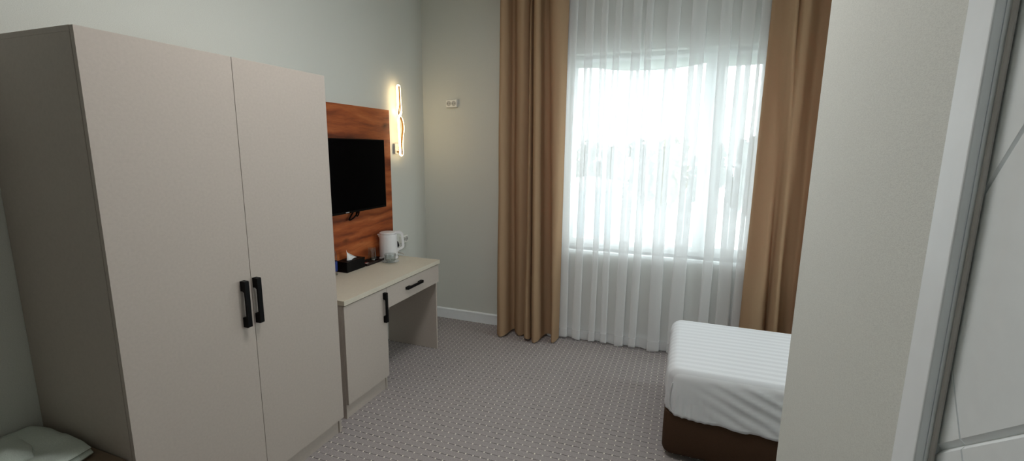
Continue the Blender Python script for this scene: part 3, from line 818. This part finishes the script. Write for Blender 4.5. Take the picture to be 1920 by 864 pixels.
# upturned tumbler on the tray
tu = [(0.0, 0.104), (0.024, 0.104), (0.0265, 0.1085), (0.0255, 0.1105), (0.0, 0.1105)]
prof = [(0.0, 0.0985), (0.0232, 0.0985), (0.0305, 0.0), (0.0325, 0.0), (0.0262, 0.108), (0.0235, 0.1105), (0.0, 0.1105)]
m = MB().lathe(prof, 0.075, 2.893, Z+0.0065, 36)
tag(m.build('drinking_glass', MAT['glass'], smooth=True), 'clear tumbler standing upside down on the dark tray', 'glass')

# kettle
KX, KY = 0.112, 3.055
kt = thing('kettle', 'white electric kettle with loop handle near the corner of the desk', 'kettle', (KX, KY, Z))
R_ = Vector((0.81, 0.58, 0)).normalized()     # handle direction
MB().lathe([(0, 0), (0.070, 0), (0.075, 0.003), (0.075, 0.012), (0.071, 0.018), (0, 0.018)], KX, KY, Z, 40).build('power_base', MAT['kettle'], kt, smooth=True)
body = [(0, 0.0185), (0.069, 0.0185), (0.0715, 0.022), (0.0715, 0.05), (0.0705, 0.12), (0.068, 0.18), (0.0665, 0.198), (0.0655, 0.200), (0.0, 0.200)]
bo = MB().lathe(body, KX, KY, Z, 48).build('body', MAT['kettle'], kt, smooth=True)
m = MB()
L = -R_; Sd = Vector((-R_.y, R_.x, 0)); c0 = Vector((KX, KY, Z))
sp = []
for zz, out, hw in ((0.150, 0.066, 0.004), (0.175, 0.073, 0.013), (0.192, 0.081, 0.018), (0.1985, 0.084, 0.019)):
    row = []
    for k in range(9):
        a = (k/8-.5)*PI
        row.append(c0+Vector((0, 0, zz))+L*(0.058+(out-0.058)*math.cos(a))+Sd*hw*math.sin(a)*1.25)
    sp.append(row)
R = m.grid(sp); m.bm.faces.new(R[-1])
m.build('spout', MAT['kettle'], kt, smooth=True)
MB().lathe([(0, 0.2025), (0.0655, 0.2025), (0.0668, 0.205), (0.0660, 0.211), (0.060, 0.2145), (0, 0.2155)], KX, KY, Z, 48).build('lid', MAT['kettle'], kt, smooth=True)
MB().lathe([(0, 0.1995), (0.0648, 0.1995), (0.0648, 0.203), (0, 0.203)], KX, KY, Z, 40).build('lid_gasket', MAT['steel'], kt, smooth=True)
hp = catmull([(0.052, 0.209), (0.075, 0.210), (0.096, 0.206), (0.108, 0.192), (0.112, 0.165), (0.114, 0.125), (0.115, 0.10), (0.106, 0.086), (0.085, 0.076), (0.066, 0.068)], 5)
P = [c0+R_*a+Vector((0, 0, b)) for a, b in hp]
fr = []
for k in range(len(P)):
    t = (P[min(k+1, len(P)-1)]-P[max(k-1, 0)]).normalized(); q = t.cross(Sd).normalized(); fr.append((Sd, q))
hm = MB().sweep(P, fr, 0.026, 0.019)
bmesh.ops.bevel(hm.bm, geom=[e for e in hm.bm.edges if not e.is_boundary and e.calc_face_angle(0) > 1.0], offset=0.005, segments=2, affect='EDGES')
hm.build('handle', MAT['kettle'], kt, smooth=True)
sw = MB(); sp_ = c0+R_*0.078+Vector((0, 0, 0.105))
sw.tube([c0+R_*0.0695+Vector((0, 0, .088)), c0+R_*0.077+Vector((0, 0, .10)), c0+R_*0.074+Vector((0, 0, .125)), c0+R_*0.0695+Vector((0, 0, .135))], [0.006, 0.0085, 0.006, 0.004], 10)
lab(sw.build('switch', MAT['black'], kt, smooth=True), 'black switch inside the handle loop')

# glass cup on a glass saucer
cx_, cy_ = 0.205, 2.943
cup = [(0, 0.010), (0.030, 0.0095), (0.036, 0.016), (0.0415, 0.062), (0.043, 0.064), (0.044, 0.062), (0.0385, 0.012), (0.034, 0.0065), (0.026, 0.005), (0, 0.005)]
cg = thing('tea_cup', 'clear glass tea cup standing on a glass saucer before the kettle', 'cup', (cx_, cy_, Z+0.0065))
MB().lathe(cup, cx_, cy_, Z+0.0035, 36).build('bowl', MAT['glass'], cg, smooth=True)
hd_ = catmull([(0.039, 0.05), (0.055, 0.053), (0.064, 0.043), (0.060, 0.027), (0.037, 0.018)], 6)
MB().tube([Vector((cx_, cy_, Z+0.0035))+R_*a+Vector((0, 0, b)) for a, b in hd_], 0.0035, 8).build('handle', MAT['glass'], cg, smooth=True)
m = MB().lathe([(0, 0.0), (0.03, 0.0), (0.034, 0.002), (0.066, 0.0095), (0.067, 0.0115), (0.060, 0.0105), (0.033, 0.0055), (0, 0.0045)], cx_, cy_, Z+0.0005, 40)
tag(m.build('saucer', MAT['glass'], smooth=True), 'round clear glass saucer under the tea cup', 'saucer')

# water bottle, mostly behind the wardrobe edge
bx_, by_ = 0.060, 2.480
bt = thing('water_bottle', 'clear water bottle with blue label beside the tissue box', 'bottle', (bx_, by_, Z))
MB().lathe([(0, 0.0), (0.028, 0), (0.032, 0.006), (0.032, 0.06), (0.0305, 0.065), (0.032, 0.07), (0.032, 0.12), (0.030, 0.15), (0.018, 0.185), (0.0125, 0.196), (0.0125, 0.21), (0, 0.21)], bx_, by_, Z, 32).build('bottle', MAT['plastic_clear'], bt, smooth=True)
MB().lathe([(0.0324, 0.03), (0.0328, 0.032), (0.0328, 0.098), (0.0324, 0.10)], bx_, by_, Z, 32).build('label_band', MAT['label'], bt, smooth=True)
MB().lathe([(0, 0.2102), (0.0148, 0.2102), (0.0148, 0.226), (0.0135, 0.228), (0, 0.228)], bx_, by_, Z, 24).build('cap', MAT['pvc'], bt, smooth=True)

# ------------------------------------------------------------------ bed
BX0, BX1, BY0, BY1 = 2.29, 4.30, 2.378, 3.20
bd = thing('bed', 'single bed with white striped sheet on a brown upholstered base', 'bed', (3.2, 2.78, 0))
def rounded_ring(x0, x1, y0, y1, r, n):
    P = []
    for cx0, cy0, a0 in ((x1-r, y0+r, -PI/2), (x1-r, y1-r, 0), (x0+r, y1-r, PI/2), (x0+r, y0+r, PI)):
        for k in range(n+1): a = a0+k/n*PI/2; P.append((cx0+r*math.cos(a), cy0+r*math.sin(a), math.cos(a), math.sin(a)))
    return P
def densify(P, step):
    out = []
    n = len(P)
    for i in range(n):
        a, b = P[i], P[(i+1) % n]; L = math.hypot(b[0]-a[0], b[1]-a[1]); k = max(1, int(L/step))
        for j in range(k):
            t = j/k; out.append(tuple(a[q]+(b[q]-a[q])*t for q in range(4)))
    return out
# base
ring = densify(rounded_ring(BX0-.004, BX1, BY0+.004, BY1-.004, 0.055, 8), 0.08)
rows = []
for z, ins in ((0.028, 0.030), (0.030, 0.018), (0.040, 0.006), (0.055, 0.0), (0.15, -0.001), (0.24, 0.0), (0.262, 0.004), (0.270, 0.014)):
    rows.append([(x-nx*ins, y-ny*ins, z) for x, y, nx, ny in ring])
m = MB(); R = m.grid(rows, closed=True); m.bm.faces.new(R[0][::-1]); m.bm.faces.new(R[-1])
m.build('base', MAT['bedbase'], bd, smooth=True)
for x, y in ((BX0+.12, BY0+.12), (BX1-.12, BY0+.12), (BX0+.12, BY1-.12), (BX1-.12, BY1-.12)):
    MB().lathe([(0, 0), (0.028, 0), (0.034, 0.03), (0, 0.03)], x, y, 0.0, 20).build('foot', MAT['tvbody'], bd, smooth=True)
# fitted sheet over the mattress: rounded edges, gathers at the corner, slanting pull folds on the near side
RC = 0.075
ring = densify(rounded_ring(BX0, BX1, BY0, BY1, RC, 18), 0.011)
def folds(x, y, nx, ny, z):
    d = 0.0
    v = (z-0.25)/0.26
    if ny < -0.5:                    # near side: folds falling from upper left to lower right
        s = (x-BX0)+ (v-1.0)*0.62
        amp = 0.0065*sm(0.10, 0.42, x-BX0)*(1-sm(0.72, 1.0, v))
        d += amp*(math.sin(s*44+1.6*mnoise.noise(Vector((x*4, z*5, 3)))) + 0.55*math.sin(s*83+1+1.5*mnoise.noise(Vector((x*3, z*4, 8)))))
        g = math.exp(-((x-BX0-0.11)/0.10)**2)*(1-sm(0.15, 0.65, v))
        d += 0.0055*g*math.sin(x*170)
    cg_ = max(0.0, 1-abs(nx*ny)*0)*0
    if abs(nx) > 0.15 and abs(ny) > 0.15:
        d += 0.004*math.sin(math.atan2(ny, nx)*16)*(1-sm(0.3, 0.9, v))
    if nx < -0.5:
        d += 0.005*math.sin(y*42+v*5)*(1-sm(0.5, 1, v))*sm(0.0, .3, v)
    return d
rows = []
prof = []
ZS0, ZS1, er = 0.255, 0.512, 0.05
for k in range(17): prof.append((ZS0+(ZS1-er-ZS0)*k/16, 0.0))
for k in range(1, 8): a = k/7*PI/2; prof.append((ZS1-er+er*math.sin(a), er*(1-math.cos(a))))
for z, ins in prof:
    row = []
    for x, y, nx, ny in ring:
        d = folds(x, y, nx, ny, z)
        bul = 0.006*math.sin(PI*(z-ZS0)/(ZS1-ZS0))
        zz = z
        low = 1-sm(0.0, 0.4, (z-ZS0)/(ZS1-ZS0))
        if low > 0:
            wav = 0.004*math.sin(x*9+y*7)+0.003*math.sin(x*37+y*27)-0.012*sm(0.05, 0.4, x-BX0)
            lift = 0.030*math.exp(-((x-BX0)/0.05)**2) - 0.0*ny
            zz += low*(wav+lift)
        d = max(d, -0.002) + 0.005*(1-sm(0.0, 0.3, (z-ZS0)/(ZS1-ZS0)))
        row.append((x+nx*(d+bul-ins), y+ny*(d+bul-ins), zz))
    rows.append(row)
# top surface rings shrinking to the middle
cxm, cym = (BX0+BX1)/2, (BY0+BY1)/2
last = rows[-1]
for f_ in (0.93, 0.8, 0.6, 0.35, 0.12):
    row = []
    for x, y, z in last:
        nx_, ny_ = cxm+(x-cxm)*(1-(1-f_)*0.42), cym+(y-cym)*f_
        row.append((nx_, ny_, ZS1+0.006*(1-f_)+0.0012*mnoise.noise(Vector((nx_*6, ny_*9, 1)))))
    rows.append(row)
m = MB(); R = m.grid(rows, closed=True); m.bm.faces.new(R[-1])
m.grid([[tuple(v.co) for v in R[0]], [(cxm+(x-cxm)*.97, cym+(y-cym)*.94, 0.268) for x, y, z in rows[0]]], closed=True)
bmesh.ops.remove_doubles(m.bm, verts=m.bm.verts, dist=1e-6)
sh_ = m.build('fitted_sheet', MAT['sheet'], bd, smooth=True, angle=None)
m = MB().tube(catmull([(BX0+0.028, BY0+0.006, 0.44), (BX0+0.020, BY0+0.0035, 0.40), (BX0+0.018, BY0+0.002, 0.35), (BX0+0.024, BY0-0.002, 0.30), (BX0+0.05, BY0-.004, 0.272)], 6), 0.003, 6)
m.build('corner_seam', MAT['seam'], sh_, smooth=True)

# ------------------------------------------------------------------ luggage bench with towel, bottom left
bn_ = thing('luggage_bench', 'low brown bench against the left side of the wardrobe', 'bench', (0.25, 0.45, 0))
MB().box(0.004, 0.52, 0.02, 0.905, 0.498, 0.526, 0.002).build('top', MAT['bench'], bn_)
for y in (0.04, 0.865):
    MB().box(0.02, 0.50, y, y+.022, 0, 0.4975, 0.001).build('side_panel', MAT['bench'], bn_)
MB().box(0.02, 0.042, 0.0625, 0.8645, 0.30, 0.4975, 0.001).build('rail', MAT['bench'], bn_)
# folded towel: two stacked folds with a rumpled flap over the front
m = MB()
def slab(x0, x1, y0, y1, z0, th, seed, ang=0.0, rum=0.006, nx=26, ny=22):
    cxx, cyy = (x0+x1)/2, (y0+y1)/2; ca, sa = math.cos(ang), math.sin(ang)
    prof = [(0.0, 0.0), (0.5, 0.0), (0.86, 0.02), (0.97, 0.18), (1.0, 0.5), (0.97, 0.82), (0.86, 0.98)]
    rows = []
    per = []
    n = 22
    for side in range(4):
        for k in range(n):
            t = k/n*2-1
            per.append(((t, -1), (1, t), (-t, 1), (-1, -t))[side])
    def pt(px, py, s, zf):
        e = 0.10
        q = max(abs(px), abs(py))
        # round the corners a little
        l = math.sqrt(px*px+py*py)/1.414
        k = 1-0.07*max(0, l-0.75)/0.25
        X, Y = px*s*k*(x1-x0)/2, py*s*k*(y1-y0)/2
        w_ = mnoise.noise(Vector((X*9, Y*9, seed)))*rum + mnoise.noise(Vector((X*22, Y*22, seed+3)))*rum*.5
        return (cxx+X*ca-Y*sa, cyy+X*sa+Y*ca, z0+th*zf+(w_*zf if zf > .3 else 0))
    for s, zf in prof[1:]: rows.append([pt(px, py, s*(1+0.012*math.sin(px*7+py*9+seed)), zf) for px, py in per])
    for s in (0.7, 0.5, 0.3, 0.12): rows.append([pt(px, py, s, 1.0) for px, py in per])
    R = m.grid(rows, closed=True); m.bm.faces.new(R[0][::-1]); m.bm.faces.new(R[-1])
slab(0.02, 0.405, 0.50, 0.893, 0.527, 0.022, 1.0, 0.0, 0.008)
slab(0.015, 0.400, 0.50, 0.889, 0.548, 0.020, 2.0, 0.015, 0.014)
slab(0.02, 0.26, 0.44, 0.80, 0.562, 0.022, 4.0, -0.2, 0.022)
tag(m.build('towel', MAT['towel'], smooth=True, angle=70), 'folded white towel lying on the low bench beside the wardrobe', 'towel')

# ------------------------------------------------------------------ added ceiling lamp, an unseen fill light
LX, LY = 1.50, 1.60
cl = thing('fill_ceiling_lamp', 'unseen round white lamp added on the ceiling as fill light', 'added ceiling lamp', (LX, LY, H))
MB().lathe([(0, -0.0005), (0.31, -0.0005), (0.31, -0.03), (0.30, -0.035), (0, -0.035)], LX, LY, H, 48).build('housing', MAT['trim'], cl, smooth=True)
MB().lathe([(0.295, -0.0355), (0.285, -0.05), (0.2, -0.06), (0.09, -0.064), (0, -0.065)], LX, LY, H, 48).build('diffuser', mat_emit('fill_lamp_diffuser', (1.0, 0.98, 0.96, 1), CEIL_FILL_W), cl, smooth=True)
